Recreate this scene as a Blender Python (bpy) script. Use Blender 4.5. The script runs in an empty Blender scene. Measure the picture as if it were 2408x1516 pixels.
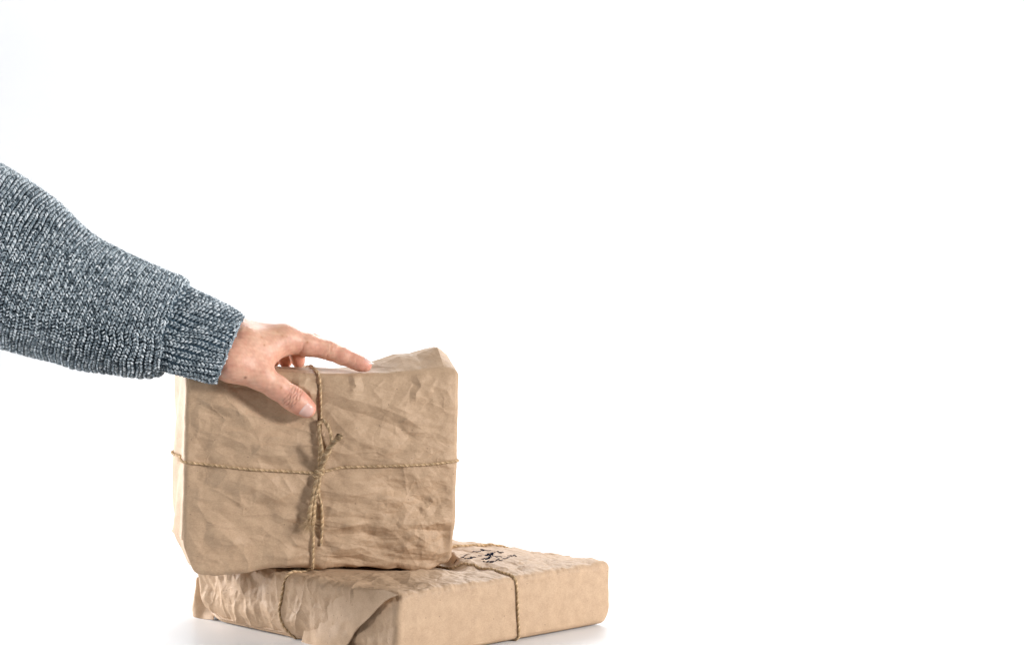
import bpy, math, random
import numpy as np
from mathutils import Vector, Matrix
R = math.radians
rng = np.random.default_rng(7)
random.seed(7)
S = bpy.context.scene
COL = S.collection

# ------------------------------------------------------------------ camera
F = 3940.0                 # focal length in pixels of a 2408 px wide picture
CX, CY = 1204.0, 758.0
ZC = 0.333
cam_d = bpy.data.cameras.new('camera')
cam = bpy.data.objects.new('camera', cam_d); COL.objects.link(cam)
cam.location = (0, 0, ZC); cam.rotation_euler = (R(90), 0, 0)
cam_d.sensor_width = 36.0; cam_d.lens = F / 2408 * 36.0
cam_d.clip_start = 0.05; cam_d.clip_end = 60
S.camera = cam

# ------------------------------------------------------------------ world, lamps, exposure
W_ = bpy.data.worlds.new("World"); S.world = W_; W_.use_nodes = True
bg = W_.node_tree.nodes['Background']
bg.inputs[0].default_value = (0.96, 0.98, 1.0, 1); bg.inputs[1].default_value = 0.06

def area(name, loc, aim, size, power, color=(1, 1, 1), size_y=None):
    d = bpy.data.lights.new(name, 'AREA'); d.energy = power; d.color = color
    d.shape = 'RECTANGLE'; d.size = size; d.size_y = size_y or size
    o = bpy.data.objects.new(name, d); COL.objects.link(o); o.location = loc
    o.rotation_euler = (Vector(aim) - Vector(loc)).to_track_quat('-Z', 'Y').to_euler()
    return o
area('key_softbox', (2.15, 1.0, 0.88), (-0.18, 1.83, 0.20), 0.42, 78, (1.0, 0.98, 0.965), 0.42)
area('back_softbox', (0.3, 4.0, 1.6), (-0.1, 1.85, 0.1), 1.2, 42, (0.98, 0.99, 1.0), 0.6)
area('side_softbox', (-1.9, 2.7, 0.50), (-0.35, 1.9, 0.2), 0.6, 58, (1.0, 0.99, 0.98), 0.7)
area('fill_softbox', (-1.6, 0.60, 0.85), (-0.2, 1.75, 0.12), 0.6, 16, (0.99, 0.99, 1.0))
area('backdrop_softbox', (-1.6, 3.2, 2.6), (-0.6, 5.0, 0.5), 1.4, 34)
area('backdrop_softbox', (1.6, 3.2, 2.6), (0.6, 5.0, 0.5), 1.4, 34)
S.view_settings.view_transform = 'Standard'
S.view_settings.look = 'None'
S.view_settings.exposure = 0.0
S.view_settings.gamma = 1.0

# ------------------------------------------------------------------ helpers
K = 0.975   # the upper parcel and the arm stand this much nearer than first measured
def Wp(px, py, Y):
    Y = Y * K
    return np.array([(px - CX) / F * Y, Y, ZC - (py - CY) / F * Y])

def ray_plane(px, py, p0, n):
    d = np.array([(px - CX) / F, 1.0, -(py - CY) / F]); o = np.array([0, 0, ZC])
    return o + d * (np.dot(p0 - o, n) / np.dot(d, n))

def mesh(name, V, Fc, mat=None, parent=None, smooth=True, cols=None):
    V = np.asarray(V, dtype=np.float32); Fc = np.asarray(Fc, dtype=np.int32)
    k = Fc.shape[1]
    me = bpy.data.meshes.new(name)
    me.vertices.add(len(V)); me.vertices.foreach_set('co', V.ravel())
    me.loops.add(Fc.size); me.loops.foreach_set('vertex_index', Fc.ravel())
    me.polygons.add(len(Fc))
    me.polygons.foreach_set('loop_start', np.arange(0, Fc.size, k, dtype=np.int32))
    me.polygons.foreach_set('loop_total', np.full(len(Fc), k, dtype=np.int32))
    me.polygons.foreach_set('use_smooth', np.full(len(Fc), smooth, dtype=bool))
    me.update(calc_edges=True)
    if cols is not None:
        a = me.color_attributes.new('tint', 'FLOAT_COLOR', 'POINT')
        c = np.ones((len(V), 4), dtype=np.float32); c[:, :3] = cols
        a.data.foreach_set('color', c.ravel())
    if mat: me.materials.append(mat)
    me.validate()
    o = bpy.data.objects.new(name, me); COL.objects.link(o)
    if parent is not None: o.parent = parent
    return o

def thing(name, label, cat, M=None, loc=None):
    o = bpy.data.objects.new(name, None); COL.objects.link(o)
    o.empty_display_size = 0.05
    if M is not None: o.matrix_world = M
    if loc is not None: o.location = loc
    o['label'] = label; o['category'] = cat
    return o

def hash3(i, j, k, seed):
    h = (i.astype(np.int64) * 73856093) ^ (j.astype(np.int64) * 19349663) ^ (k.astype(np.int64) * 83492791) ^ (seed * 2654435761)
    h = (h ^ (h >> 13)) * 1274126177 & 0xffffffff
    h = (h ^ (h >> 16)) * 2246822519 & 0xffffffff
    h = h ^ (h >> 15)
    return (h & 0xffff) / 32767.5 - 1.0

def rand_rot(seed):
    r = np.random.default_rng(seed); q = r.normal(size=4); q /= np.linalg.norm(q)
    w, x, y, z = q
    return np.array([[1-2*(y*y+z*z), 2*(x*y-z*w), 2*(x*z+y*w)], [2*(x*y+z*w), 1-2*(x*x+z*z), 2*(y*z-x*w)], [2*(x*z-y*w), 2*(y*z+x*w), 1-2*(x*x+y*y)]])

def facet(P, scale, seed, warp=0.10):
    """piecewise linear noise: flat facets meeting in straight creases, like crumpled paper"""
    Q = (P / scale) @ rand_rot(seed).T
    if warp:
        Q = Q + warp * np.stack([np.sin(1.3 * Q[:, 1] + seed) + .6 * np.sin(2.9 * Q[:, 2] + 2 * seed),
                                 np.sin(1.7 * Q[:, 2] + 3 * seed) + .6 * np.sin(3.1 * Q[:, 0]),
                                 np.sin(1.5 * Q[:, 0] + 5 * seed) + .6 * np.sin(2.7 * Q[:, 1])], 1)
    I = np.floor(Q); f = Q - I; I = I.astype(np.int64)
    order = np.argsort(-f, axis=1); fs = np.take_along_axis(f, order, 1)
    cur = I.copy(); v = hash3(cur[:, 0], cur[:, 1], cur[:, 2], seed); out = v.copy()
    rows = np.arange(len(P))
    for a in range(3):
        cur[rows, order[:, a]] += 1
        v2 = hash3(cur[:, 0], cur[:, 1], cur[:, 2], seed)
        out += fs[:, a] * (v2 - v); v = v2
    return out

def crease_lines(P, scale, seed, w):
    n = facet(P, scale, seed, .2)
    k = facet(P, scale * 1.7, seed + 100)
    return np.maximum(0, 1 - np.abs(n) / w) * np.clip(k * 2.2, -1, 1)

def smooth_noise(P, scale, seed):
    r = np.random.default_rng(seed); out = np.zeros(len(P))
    for i in range(6):
        k = r.normal(size=3); k /= np.linalg.norm(k)
        out += np.sin(P @ k * (2 * math.pi / scale) * r.uniform(.6, 1.3) + r.uniform(0, 6.28))
    return out / 3.0

def sstep(a, b, x):
    t = np.clip((x - a) / (b - a), 0, 1); return t * t * (3 - 2 * t)

def poly_dist(p2, poly):
    """distance and signed side of 2-D points to a polyline"""
    best = np.full(len(p2), 1e9); side = np.zeros(len(p2)); along = np.zeros(len(p2)); acc = 0
    tot = sum(np.linalg.norm(np.subtract(poly[i+1], poly[i])) for i in range(len(poly)-1))
    for i in range(len(poly)-1):
        a = np.array(poly[i]); b = np.array(poly[i+1]); d = b - a; L = np.linalg.norm(d)
        t = np.clip(((p2 - a) @ d) / (L * L), 0, 1)
        q = p2 - (a + t[:, None] * d); dist = np.hypot(q[:, 0], q[:, 1])
        s = d[0] * q[:, 1] - d[1] * q[:, 0]
        m = dist < best
        best[m] = dist[m]; side[m] = np.sign(s[m]); along[m] = (acc + t[m] * L) / tot
        acc += L
    return best, side, along

def box_grid(dims, step):
    """surface points of a box, welded, with quads facing outwards"""
    L, D, H = dims
    n = [max(4, int(round(d / step))) for d in dims]
    ax = [np.linspace(0, d, k + 1) for d, k in zip(dims, n)]
    ids = {}; V = []; Q = []
    def face(axis, side):
        a, b = [i for i in range(3) if i != axis]
        ia, ib = np.meshgrid(np.arange(n[a]+1), np.arange(n[b]+1), indexing='ij')
        key = np.zeros(ia.shape + (3,), dtype=np.int64)
        key[..., a] = ia; key[..., b] = ib; key[..., axis] = n[axis] if side else 0
        q = np.stack([key[:-1, :-1], key[1:, :-1], key[1:, 1:], key[:-1, 1:]], 2).reshape(-1, 4, 3)
        # orientation: a x b = +axis for axis 0,2 ; -axis for 1
        flip = (axis == 1) != (side == 0)
        return q[:, ::-1] if flip else q
    qs = np.concatenate([face(x, s) for x in range(3) for s in (0, 1)])
    code = (qs[..., 0] * 4096 + qs[..., 1]) * 4096 + qs[..., 2]
    uniq, inv = np.unique(code.ravel(), return_inverse=True)
    i = uniq // (4096 * 4096); j = (uniq // 4096) % 4096; k = uniq % 4096
    B = np.stack([ax[0][i], ax[1][j], ax[2][k]], 1)
    return B, inv.reshape(-1, 4)

def resample(path, step, closed=False):
    path = np.asarray(path, float)
    if closed: path = np.vstack([path, path[:1]])
    seg = np.linalg.norm(np.diff(path, axis=0), axis=1); s = np.concatenate([[0], np.cumsum(seg)])
    n = max(3, int(s[-1] / step)); t = np.linspace(0, s[-1], n + 1)
    return np.stack([np.interp(t, s, path[:, i]) for i in range(3)], 1)

def catmull(pts, per=10):
    pts = [np.asarray(p, float) for p in pts]
    pts = [2*pts[0]-pts[1]] + pts + [2*pts[-1]-pts[-2]]
    out = []
    for i in range(1, len(pts)-2):
        p0, p1, p2, p3 = pts[i-1:i+3]
        for t in np.linspace(0, 1, per, endpoint=False):
            out.append(.5*((2*p1)+(-p0+p2)*t+(2*p0-5*p1+4*p2-p3)*t*t+(-p0+3*p1-3*p2+p3)*t**3))
    out.append(pts[-2]); return np.array(out)

def smooth_path(P, it, closed=False):
    for _ in range(it):
        Q = P.copy()
        if closed:
            Q = (np.roll(P, 1, 0) + 2 * P + np.roll(P, -1, 0)) / 4
        else:
            Q[1:-1] = (P[:-2] + 2 * P[1:-1] + P[2:]) / 4
        P = Q
    return P

def frames(P, closed=False):
    T = np.gradient(P, axis=0)
    if closed: T[0] = P[1] - P[-1]; T[-1] = P[0] - P[-2]
    T /= np.linalg.norm(T, axis=1)[:, None] + 1e-12
    N = np.zeros_like(T); ref = np.array([0, 0, 1.0]) if abs(T[0, 2]) < .9 else np.array([1.0, 0, 0])
    n = np.cross(np.cross(T[0], ref), T[0]); n /= np.linalg.norm(n)
    for i in range(len(P)):
        n = n - T[i] * np.dot(n, T[i]); n /= np.linalg.norm(n) + 1e-12; N[i] = n
    return T, N, np.cross(T, N)

class MB:
    def __init__(s): s.V = []; s.F = []; s.C = []; s.n = 0
    def add(s, V, Fq, C=None):
        s.V.append(V); s.F.append(np.asarray(Fq) + s.n); s.n += len(V)
        s.C.append(C if C is not None else np.ones((len(V), 3)) * .5)
    def tube(s, P, r, sides=6, col=None, closed=False):
        T, N, B = frames(P, closed)
        r = np.broadcast_to(np.asarray(r, float), (len(P),))
        a = np.arange(sides) * 2 * math.pi / sides
        V = P[:, None] + r[:, None, None] * (np.cos(a)[None, :, None] * N[:, None] + np.sin(a)[None, :, None] * B[:, None])
        n = len(P); i = np.arange(n if closed else n - 1)[:, None]; j = np.arange(sides)[None]
        i2 = (i + 1) % n; j2 = (j + 1) % sides
        q = np.stack([i*sides+j, i*sides+j2, i2*sides+j2, i2*sides+j], -1).reshape(-1, 4)
        C = None
        if col is not None:
            C = np.repeat(np.asarray(col, float).reshape(-1, 3) if np.ndim(col) > 1 else np.tile(col, (n, 1)), sides, 0)
        s.add(V.reshape(-1, 3), q, C)
    def fuzz(s, P, out, length, width, count, col, seed=0):
        """short loose fibres leaving the points P in the directions out"""
        r = np.random.default_rng(seed)
        idx = r.integers(0, len(P), count)
        d = out[idx] * .6 + r.normal(size=(count, 3)) * .55
        d /= np.linalg.norm(d, axis=1)[:, None]
        c2 = r.normal(size=(count, 3)) * .5
        ln = length * r.uniform(.35, 1.3, count)
        side = np.cross(d, r.normal(size=(count, 3))); side /= np.linalg.norm(side, axis=1)[:, None]
        ts = [0, .35, .7, 1.0]; V = np.zeros((count, 8, 3))
        for a, t in enumerate(ts):
            p = P[idx] + d * (ln * t)[:, None] + c2 * (ln * t * t * .6)[:, None]
            w = width * (1 - .7 * t)
            V[:, 2*a] = p - side * w / 2; V[:, 2*a+1] = p + side * w / 2
        q = np.array([[0, 1, 3, 2], [2, 3, 5, 4], [4, 5, 7, 6]])
        Fq = (q[None] + (np.arange(count) * 8)[:, None, None]).reshape(-1, 4)
        cc = np.repeat(np.asarray(col)[None] * r.uniform(.7, 1.25, (count, 1)), 8, 0)
        s.add(V.reshape(-1, 3), Fq, cc)
    def build(s, name, mat, parent=None, smooth=True):
        return mesh(name, np.concatenate(s.V), np.concatenate(s.F), mat, parent, smooth, np.concatenate(s.C))

# ------------------------------------------------------------------ materials
def new_mat(name):
    m = bpy.data.materials.new(name); m.use_nodes = True
    nt = m.node_tree; nt.nodes.clear()
    out = nt.nodes.new('ShaderNodeOutputMaterial'); b = nt.nodes.new('ShaderNodeBsdfPrincipled')
    nt.links.new(b.outputs[0], out.inputs[0])
    def N(t, **k):
        n = nt.nodes.new(t)
        for a, v in k.items():
            if a.startswith('i_'): n.inputs[a[2:].replace('_', ' ')].default_value = v
            else: setattr(n, a, v)
        return n
    return m, nt, b, N

def paper_mat():
    m, nt, b, N = new_mat('kraft_paper'); L = nt.links.new
    tc = N('ShaderNodeTexCoord')
    mott = N('ShaderNodeTexNoise', i_Scale=75, i_Detail=5, i_Roughness=.65); L(tc.outputs['Object'], mott.inputs['Vector'])
    fine = N('ShaderNodeTexNoise', i_Scale=620, i_Detail=4, i_Roughness=.75); L(tc.outputs['Object'], fine.inputs['Vector'])
    mp = N('ShaderNodeMapping'); mp.inputs['Scale'].default_value = (420, 420, 1500); mp.inputs['Rotation'].default_value = (.5, .3, .8); L(tc.outputs['Object'], mp.inputs['Vector'])
    fib = N('ShaderNodeTexNoise', i_Scale=1, i_Detail=3, i_Roughness=.6); L(mp.outputs[0], fib.inputs['Vector'])
    r1 = N('ShaderNodeValToRGB'); e = r1.color_ramp.elements
    e[0].position = .34; e[0].color = (.375, .250, .156, 1); e[1].position = .70; e[1].color = (.585, .412, .272, 1)
    mix = N('ShaderNodeMath', operation='MULTIPLY_ADD'); mix.inputs[1].default_value = .40
    L(mott.outputs[0], mix.inputs[0])
    m2 = N('ShaderNodeMath', operation='MULTIPLY_ADD'); m2.inputs[1].default_value = .32; L(fine.outputs[0], m2.inputs[0])
    m3 = N('ShaderNodeMath', operation='MULTIPLY'); m3.inputs[1].default_value = .28; L(fib.outputs[0], m3.inputs[0])
    L(m3.outputs[0], m2.inputs[2]); L(m2.outputs[0], mix.inputs[2]); L(mix.outputs[0], r1.inputs[0])
    # dark flecks of bark in the pulp
    vor = N('ShaderNodeTexVoronoi', i_Scale=120); L(tc.outputs['Object'], vor.inputs['Vector'])
    thr = N('ShaderNodeMapRange'); thr.inputs[1].default_value = .05; thr.inputs[2].default_value = .11; thr.inputs[3].default_value = 1; thr.inputs[4].default_value = 0
    L(vor.outputs['Distance'], thr.inputs[0])
    sel = N('ShaderNodeSeparateColor'); L(vor.outputs['Color'], sel.inputs[0])
    gt = N('ShaderNodeMath', operation='GREATER_THAN'); gt.inputs[1].default_value = .62; L(sel.outputs[0], gt.inputs[0])
    fl = N('ShaderNodeMath', operation='MULTIPLY'); L(thr.outputs[0], fl.inputs[0]); L(gt.outputs[0], fl.inputs[1])
    fl2 = N('ShaderNodeMath', operation='MULTIPLY'); fl2.inputs[1].default_value = .65; L(fl.outputs[0], fl2.inputs[0])
    mc = N('ShaderNodeMix', data_type='RGBA'); mc.inputs[7].default_value = (.13, .08, .05, 1)
    L(fl2.outputs[0], mc.inputs[0]); L(r1.outputs[0], mc.inputs[6]); L(mc.outputs[2], b.inputs['Base Color'])
    b.inputs['Roughness'].default_value = .62; b.inputs['Specular IOR Level'].default_value = .32
    bp = N('ShaderNodeBump', i_Strength=.22, i_Distance=.0006); L(m2.outputs[0], bp.inputs['Height']); L(bp.outputs[0], b.inputs['Normal'])
    return m

def tint_mat(name, rough=.8, noise=0.0, scale=900, sheen=0.0, spec=.3):
    m, nt, b, N = new_mat(name); L = nt.links.new
    at = N('ShaderNodeAttribute', attribute_name='tint')
    tc = N('ShaderNodeTexCoord'); nz = N('ShaderNodeTexNoise', i_Scale=scale, i_Detail=3); L(tc.outputs['Object'], nz.inputs['Vector'])
    mr = N('ShaderNodeMapRange'); mr.inputs[1].default_value = .25; mr.inputs[2].default_value = .75; mr.inputs[3].default_value = 1 - noise; mr.inputs[4].default_value = 1 + noise; L(nz.outputs[0], mr.inputs[0])
    vm = N('ShaderNodeVectorMath', operation='SCALE'); L(at.outputs['Color'], vm.inputs[0]); L(mr.outputs[0], vm.inputs['Scale'])
    L(vm.outputs[0], b.inputs['Base Color'])
    b.inputs['Roughness'].default_value = rough; b.inputs['Specular IOR Level'].default_value = spec
    if sheen: b.inputs['Sheen Weight'].default_value = sheen; b.inputs['Sheen Roughness'].default_value = .5
    bp = N('ShaderNodeBump', i_Strength=.35, i_Distance=.0003); L(nz.outputs[0], bp.inputs['Height']); L(bp.outputs[0], b.inputs['Normal'])
    return m, nt, b, N

M_PAPER = paper_mat()
M_TWINE = tint_mat('jute_twine', .85, .30, 1600)[0]
M_YARN = tint_mat('melange_yarn', .9, .25, 1500, sheen=.25)[0]
M_INK = tint_mat('black_ink', .95, spec=0.0)[0]
M_NAIL = tint_mat('fingernail', .28, .03, 300, spec=.5)[0]

def skin_mat():
    m, nt, b, N = tint_mat('skin', .47, .07, 260, spec=.42); L = nt.links.new
    b.inputs['Subsurface Weight'].default_value = .18
    b.inputs['Subsurface Radius'].default_value = (1.0, .35, .2); b.inputs['Subsurface Scale'].default_value = .0035
    tc = N('ShaderNodeTexCoord'); v = N('ShaderNodeTexVoronoi', i_Scale=900); L(tc.outputs['Object'], v.inputs['Vector'])
    nz = N('ShaderNodeTexNoise', i_Scale=350, i_Detail=4); L(tc.outputs['Object'], nz.inputs['Vector'])
    ad = N('ShaderNodeMath', operation='ADD'); L(v.outputs['Distance'], ad.inputs[0]); L(nz.outputs[0], ad.inputs[1])
    bp = N('ShaderNodeBump', i_Strength=.30, i_Distance=.0004); L(ad.outputs[0], bp.inputs['Height']); L(bp.outputs[0], b.inputs['Normal'])
    return m
M_SKIN = skin_mat()

def backdrop_mat():
    m, nt, b, N = new_mat('white_sweep'); L = nt.links.new
    tc = N('ShaderNodeTexCoord'); nz = N('ShaderNodeTexNoise', i_Scale=6, i_Detail=3); L(tc.outputs['Object'], nz.inputs['Vector'])
    r = N('ShaderNodeValToRGB'); e = r.color_ramp.elements
    e[0].color = (.800, .812, .832, 1); e[1].color = (.825, .835, .850, 1); L(nz.outputs[0], r.inputs[0]); L(r.outputs[0], b.inputs['Base Color'])
    b.inputs['Roughness'].default_value = .38; b.inputs['Specular IOR Level'].default_value = .35
    return m
M_SWEEP = backdrop_mat()

# ------------------------------------------------------------------ the white sweep: floor curving up into a wall
prof = [(1.42, -.03), (1.42, -.004), (1.424, 0), (1.6, 0), (2.2, 0), (3.2, 0)]
for a in np.linspace(0, 90, 16): prof.append((3.6 + 1.2 * math.sin(R(a)), 1.2 - 1.2 * math.cos(R(a))))
prof += [(4.8, 2.2), (4.8, 3.2)]
xs = np.linspace(-6.4, 6.4, 33)
V = np.array([[x, y, z] for (y, z) in prof for x in xs]); nx = len(xs)
Q = [[i*nx+j, i*nx+j+1, (i+1)*nx+j+1, (i+1)*nx+j] for i in range(len(prof)-1) for j in range(nx-1)]
o = mesh('backdrop', V, Q, M_SWEEP); o['kind'] = 'structure'
o['label'] = 'seamless white studio sweep under and behind the parcels'

# ------------------------------------------------------------------ parcels
class Parcel:
    def __init__(s, dims, r, M, disp):
        s.dims = np.array(dims, float); s.r = r; s.M = M; s.Mi = M.inverted(); s.disp = disp
    def surf(s, B, extra=0.0):
        r = s.r(B) if callable(s.r) else np.full(len(B), s.r)
        c = np.clip(B, r[:, None], s.dims - r[:, None]); d = B - c
        n = d / (np.linalg.norm(d, axis=1)[:, None] + 1e-12)
        P = c + r[:, None] * n
        P = s.disp(P, n, B)
        return P + n * extra, n
    def to_local(s, p): return np.array(s.Mi @ Vector(p))
    def to_world(s, P):
        m = np.array(s.M); return P @ m[:3, :3].T + m[:3, 3]
    def build(s, step, parent):
        B, Q = box_grid(s.dims, step); P, n = s.surf(B)
        return mesh('wrapping_paper', P, Q, M_PAPER, parent, smooth=False)

def frame_matrix(p, ang, roll=0.0):
    return Matrix.Translation(Vector(p)) @ Matrix.Rotation(ang, 4, 'Z') @ Matrix.Rotation(roll, 4, 'Y')

# ---- lower parcel: near corner at the local origin, x runs right-back, y runs left-back
LH = 0.067
LOW_DIMS = (0.312, 0.352, LH)
M_LOW = frame_matrix((-0.113, 1.635, 0.0015), R(44.5))
# ---- upper parcel: front-left-bottom corner at the local origin, y runs backwards
UP_DIMS = (0.3005 * K, 0.114, 0.2095 * K)
M_UP = Matrix.Translation(Vector((-0.3525 * K, 1.785 * K, ZC - (ZC - LH - 0.0045) * K))) @ Matrix.Rotation(R(15.6), 4, 'Z') @ Matrix.Rotation(R(1.35), 4, 'Y')

def pv(px, py, v):
    """point of the plane at depth v behind the upper parcel's front, seen at (px, py)"""
    n = np.array((M_UP.to_3x3() @ Vector((0, 1, 0)))); p0 = np.array(M_UP @ Vector((0, v, 0)))
    return ray_plane(px, py, p0, n)
def ploc(px, py, v=0.0): return np.array(M_UP.inverted() @ Vector(pv(px, py, v)))

# creases seen on the front of the upper parcel: (points, height, width above/left of it, width below/right of it)
def z4(pts): return [(676 + x * .3878, 787.8 + y * .3878) for x, y in pts]
def z3(pts): return [(388 + x * .3878, 787.8 + y * .3878) for x, y in pts]
CRE = [
 (z4([(190, 318), (260, 340), (360, 385), (480, 412), (600, 455), (700, 495), (800, 560), (890, 618)]), 2.6, 26, 9),
 (z4([(20, 300), (90, 310), (130, 340), (150, 400)]), 1.6, 8, 6),
 (z4([(390, 232), (402, 290), (410, 312), (360, 352)]), 1.4, 6, 4),
 (z4([(775, 250), (806, 322), (772, 360), (770, 430)]), 1.5, 10, 5),
 (z4([(220, 430), (330, 565), (420, 640), (560, 700)]), 1.3, 12, 10),
 (z4([(430, 640), (600, 690), (680, 660), (740, 655)]), 1.0, 8, 6),
 (z4([(540, 1015), (690, 1008), (738, 1080)]), 1.7, 14, 9),
 (z4([(230, 1120), (400, 1150), (520, 1128), (600, 1165), (700, 1235)]), 1.8, 15, 9),
 (z4([(860, 965), (882, 1010), (842, 1052), (775, 1040)]), 1.5, 6, 5),
 (z4([(610, 1305), (760, 1268), (880, 1290), (990, 1340)]), 1.6, 10, 9),
 (z4([(240, 930), (380, 960), (560, 1000), (690, 960)]), 1.1, 8, 8),
 (z4([(620, 1120), (760, 1190), (860, 1250)]), 1.3, 10, 7),
 (z4([(240, 1250), (330, 1290), (440, 1270), (560, 1330)]), 1.3, 9, 8),
 (z4([(830, 420), (930, 400), (1030, 395)]), .9, 14, 10),
 (z4([(640, 800), (760, 850), (900, 980)]), 1.0, 12, 10),
 (z4([(300, 870), (460, 905), (600, 880)]), .9, 9, 8),
 (z4([(690, 1080), (830, 1120), (1000, 1110)]), .8, 9, 8),
 (z4([(230, 700), (420, 730), (560, 760), (800, 770)]), .7, 10, 8),
 (z3([(190, 395), (400, 440), (500, 500), (532, 570)]), 1.5, 10, 8),
 (z3([(190, 575), (340, 600), (470, 655), (540, 725)]), 1.3, 9, 7),
 (z3([(250, 845), (480, 900), (650, 955), (770, 1045)]), 2.0, 20, 11),
 (z3([(140, 970), (300, 1000), (420, 1050)]), 1.1, 9, 8),
 (z3([(215, 1090), (330, 1180), (445, 1275), (520, 1360)]), 1.7, 9, 14),
 (z3([(240, 1210), (390, 1240), (450, 1282)]), 1.4, 7, 7),
 (z3([(470, 700), (640, 730), (770, 722), (860, 745)]), 1.1, 8, 7),
 (z3([(590, 1325), (740, 1340), (880, 1325)]), 1.6, 14, 10),
 (z3([(200, 420), (205, 560), (180, 660)]), 1.0, 8, 6),
 (z3([(560, 600), (580, 680), (700, 690), (830, 640)]), .9, 10, 8),
 (z3([(640, 1060), (720, 1110), (820, 1110)]), 1.2, 7, 6),
 (z3([(440, 930), (460, 1000), (440, 1040)]), 1.0, 8, 6),
 (z3([(120, 1150), (200, 1300), (300, 1330), (420, 1380)]), 1.3, 12, 10),
]
CRE_L = [([tuple(ploc(x, y)[[0, 2]]) for x, y in c], h * 1e-3, a * 1e-3, b * 1e-3) for c, h, a, b in CRE]

def up_disp(P, n, B):
    L, D, H = UP_DIMS
    u, v, w = B[:, 0], B[:, 1], B[:, 2]
    P = P.copy()
    Q = P * np.array([.72, 1, 1.15])           # wrinkles run mostly along the long side
    m = .58 + .40 * sstep(-.4, .6, smooth_noise(P, .16, 3))
    lowright = sstep(.10, .03, w) * sstep(.08, .16, u)
    h = m * (1.0 * facet(Q, .036, 11, .05) + 1.0 * facet(Q, .018, 12, .05) - 1.3 * np.abs(facet(Q, .030, 19, .05)) + .8 * np.abs(facet(Q, .017, 20, .05))) + m * (.28 * facet(Q, .0095, 13, .05) - .36 * np.abs(facet(Q, .011, 10, .05)))
    h += lowright * (.9 * facet(Q * [.8, 1, 1.5], .016, 15) + .4 * facet(Q * [.8, 1, 1.4], .008, 16))
    h += .55 * (1 - np.abs(facet(Q, .05, 17))) ** 6 + .35 * (1 - np.abs(facet(Q, .028, 18))) ** 6
    h += m * (.20 * crease_lines(Q, .034, 51, .05) + .12 * crease_lines(Q, .018, 52, .075))
    h *= 2.6e-3
    edge = sstep(0, .02, u) * sstep(0, .014, L - u)
    h *= 1 - .55 * sstep(H - .010, H, w)
    h *= .16 + .84 * edge
    front = (v < .004)
    p2 = B[:, [0, 2]]
    fi = np.where(front)[0]
    for poly, A, wa, wb in CRE_L:
        d, s, al = poly_dist(p2[fi], poly)
        fade = np.clip(np.minimum(al, 1 - al) * 4 + .05, 0, 1)
        # below/right of the line (negative side when running left to right, z up)
        prof = np.where(s < 0, np.maximum(0, 1 - d / (wb * 1.35)), np.maximum(0, 1 - d / (wa * 1.5))) - .0
        h[fi] += A * fade * prof * 2.1
    # the front swells a little in the middle
    P += n * h[:, None]
    bel = np.sin(np.clip(u / L, 0, 1) * math.pi) * np.sin(np.clip(w / H, 0, 1) * math.pi)
    P[:, 2] += .0042 * sstep(L - .12, L, u) * sstep(H - .06, H, w)
    P[:, 1] -= .004 * bel * (1 - np.clip(v / D, 0, 1))
    # loose paper tented over the top, higher towards the right end
    ks = np.array([0, .10, .15, .19, .2075, .2215, .235, .2535, .2655, .277, .294])
    kv = np.array([5, 4, 3.8, 5.5, 9.5, 13, 17, 18.5, 22.5, 25.5, 13]) * 1e-3
    lift = np.interp(u, ks, kv)
    t = np.clip((v - .001) / .042, 0, 1); t = np.where(t < 1, t * (1.25 - .25 * t), 1)
    t *= 1 - .35 * sstep(.075, .125, v)
    P[:, 2] += lift * t * np.clip((w - H + .045) / .045, 0, 1) ** 1.5
    # soft top corner, paper sagging at the lower left and cut-off lower corners
    P[:, 2] -= .0080 * sstep(.11, .04, u) * sstep(-.0, .022, u) * sstep(.03, .0, w)
    P[:, 2] += np.clip(.029 * np.clip(1 - u / .0155, 0, 1) ** 1.4 - np.maximum(w, 0), 0, 1)
    P[:, 2] -= .0048 * sstep(.12, .24, u) * sstep(.05, 0, w)
    tr = np.clip((u - (L - .034)) / .034, 0, 1)
    P[:, 2] += .0085 * tr ** 2 * np.clip(1 - w / .05, 0, 1)
    P[:, 0] -= .0030 * sstep(.05, 0, w) * sstep(L - .03, L, u)
    # folded end on the left: shallow pleats
    left = sstep(.01, .0, u)
    P[:, 0] -= left * (.0025 * np.sin(w * 60 + v * 90) * sstep(.0, .05, v) + .0020 * sstep(.02, .07, v) * sstep(.115, .085, v))
    return P

UP = Parcel(UP_DIMS, .006, M_UP, up_disp)

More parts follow.
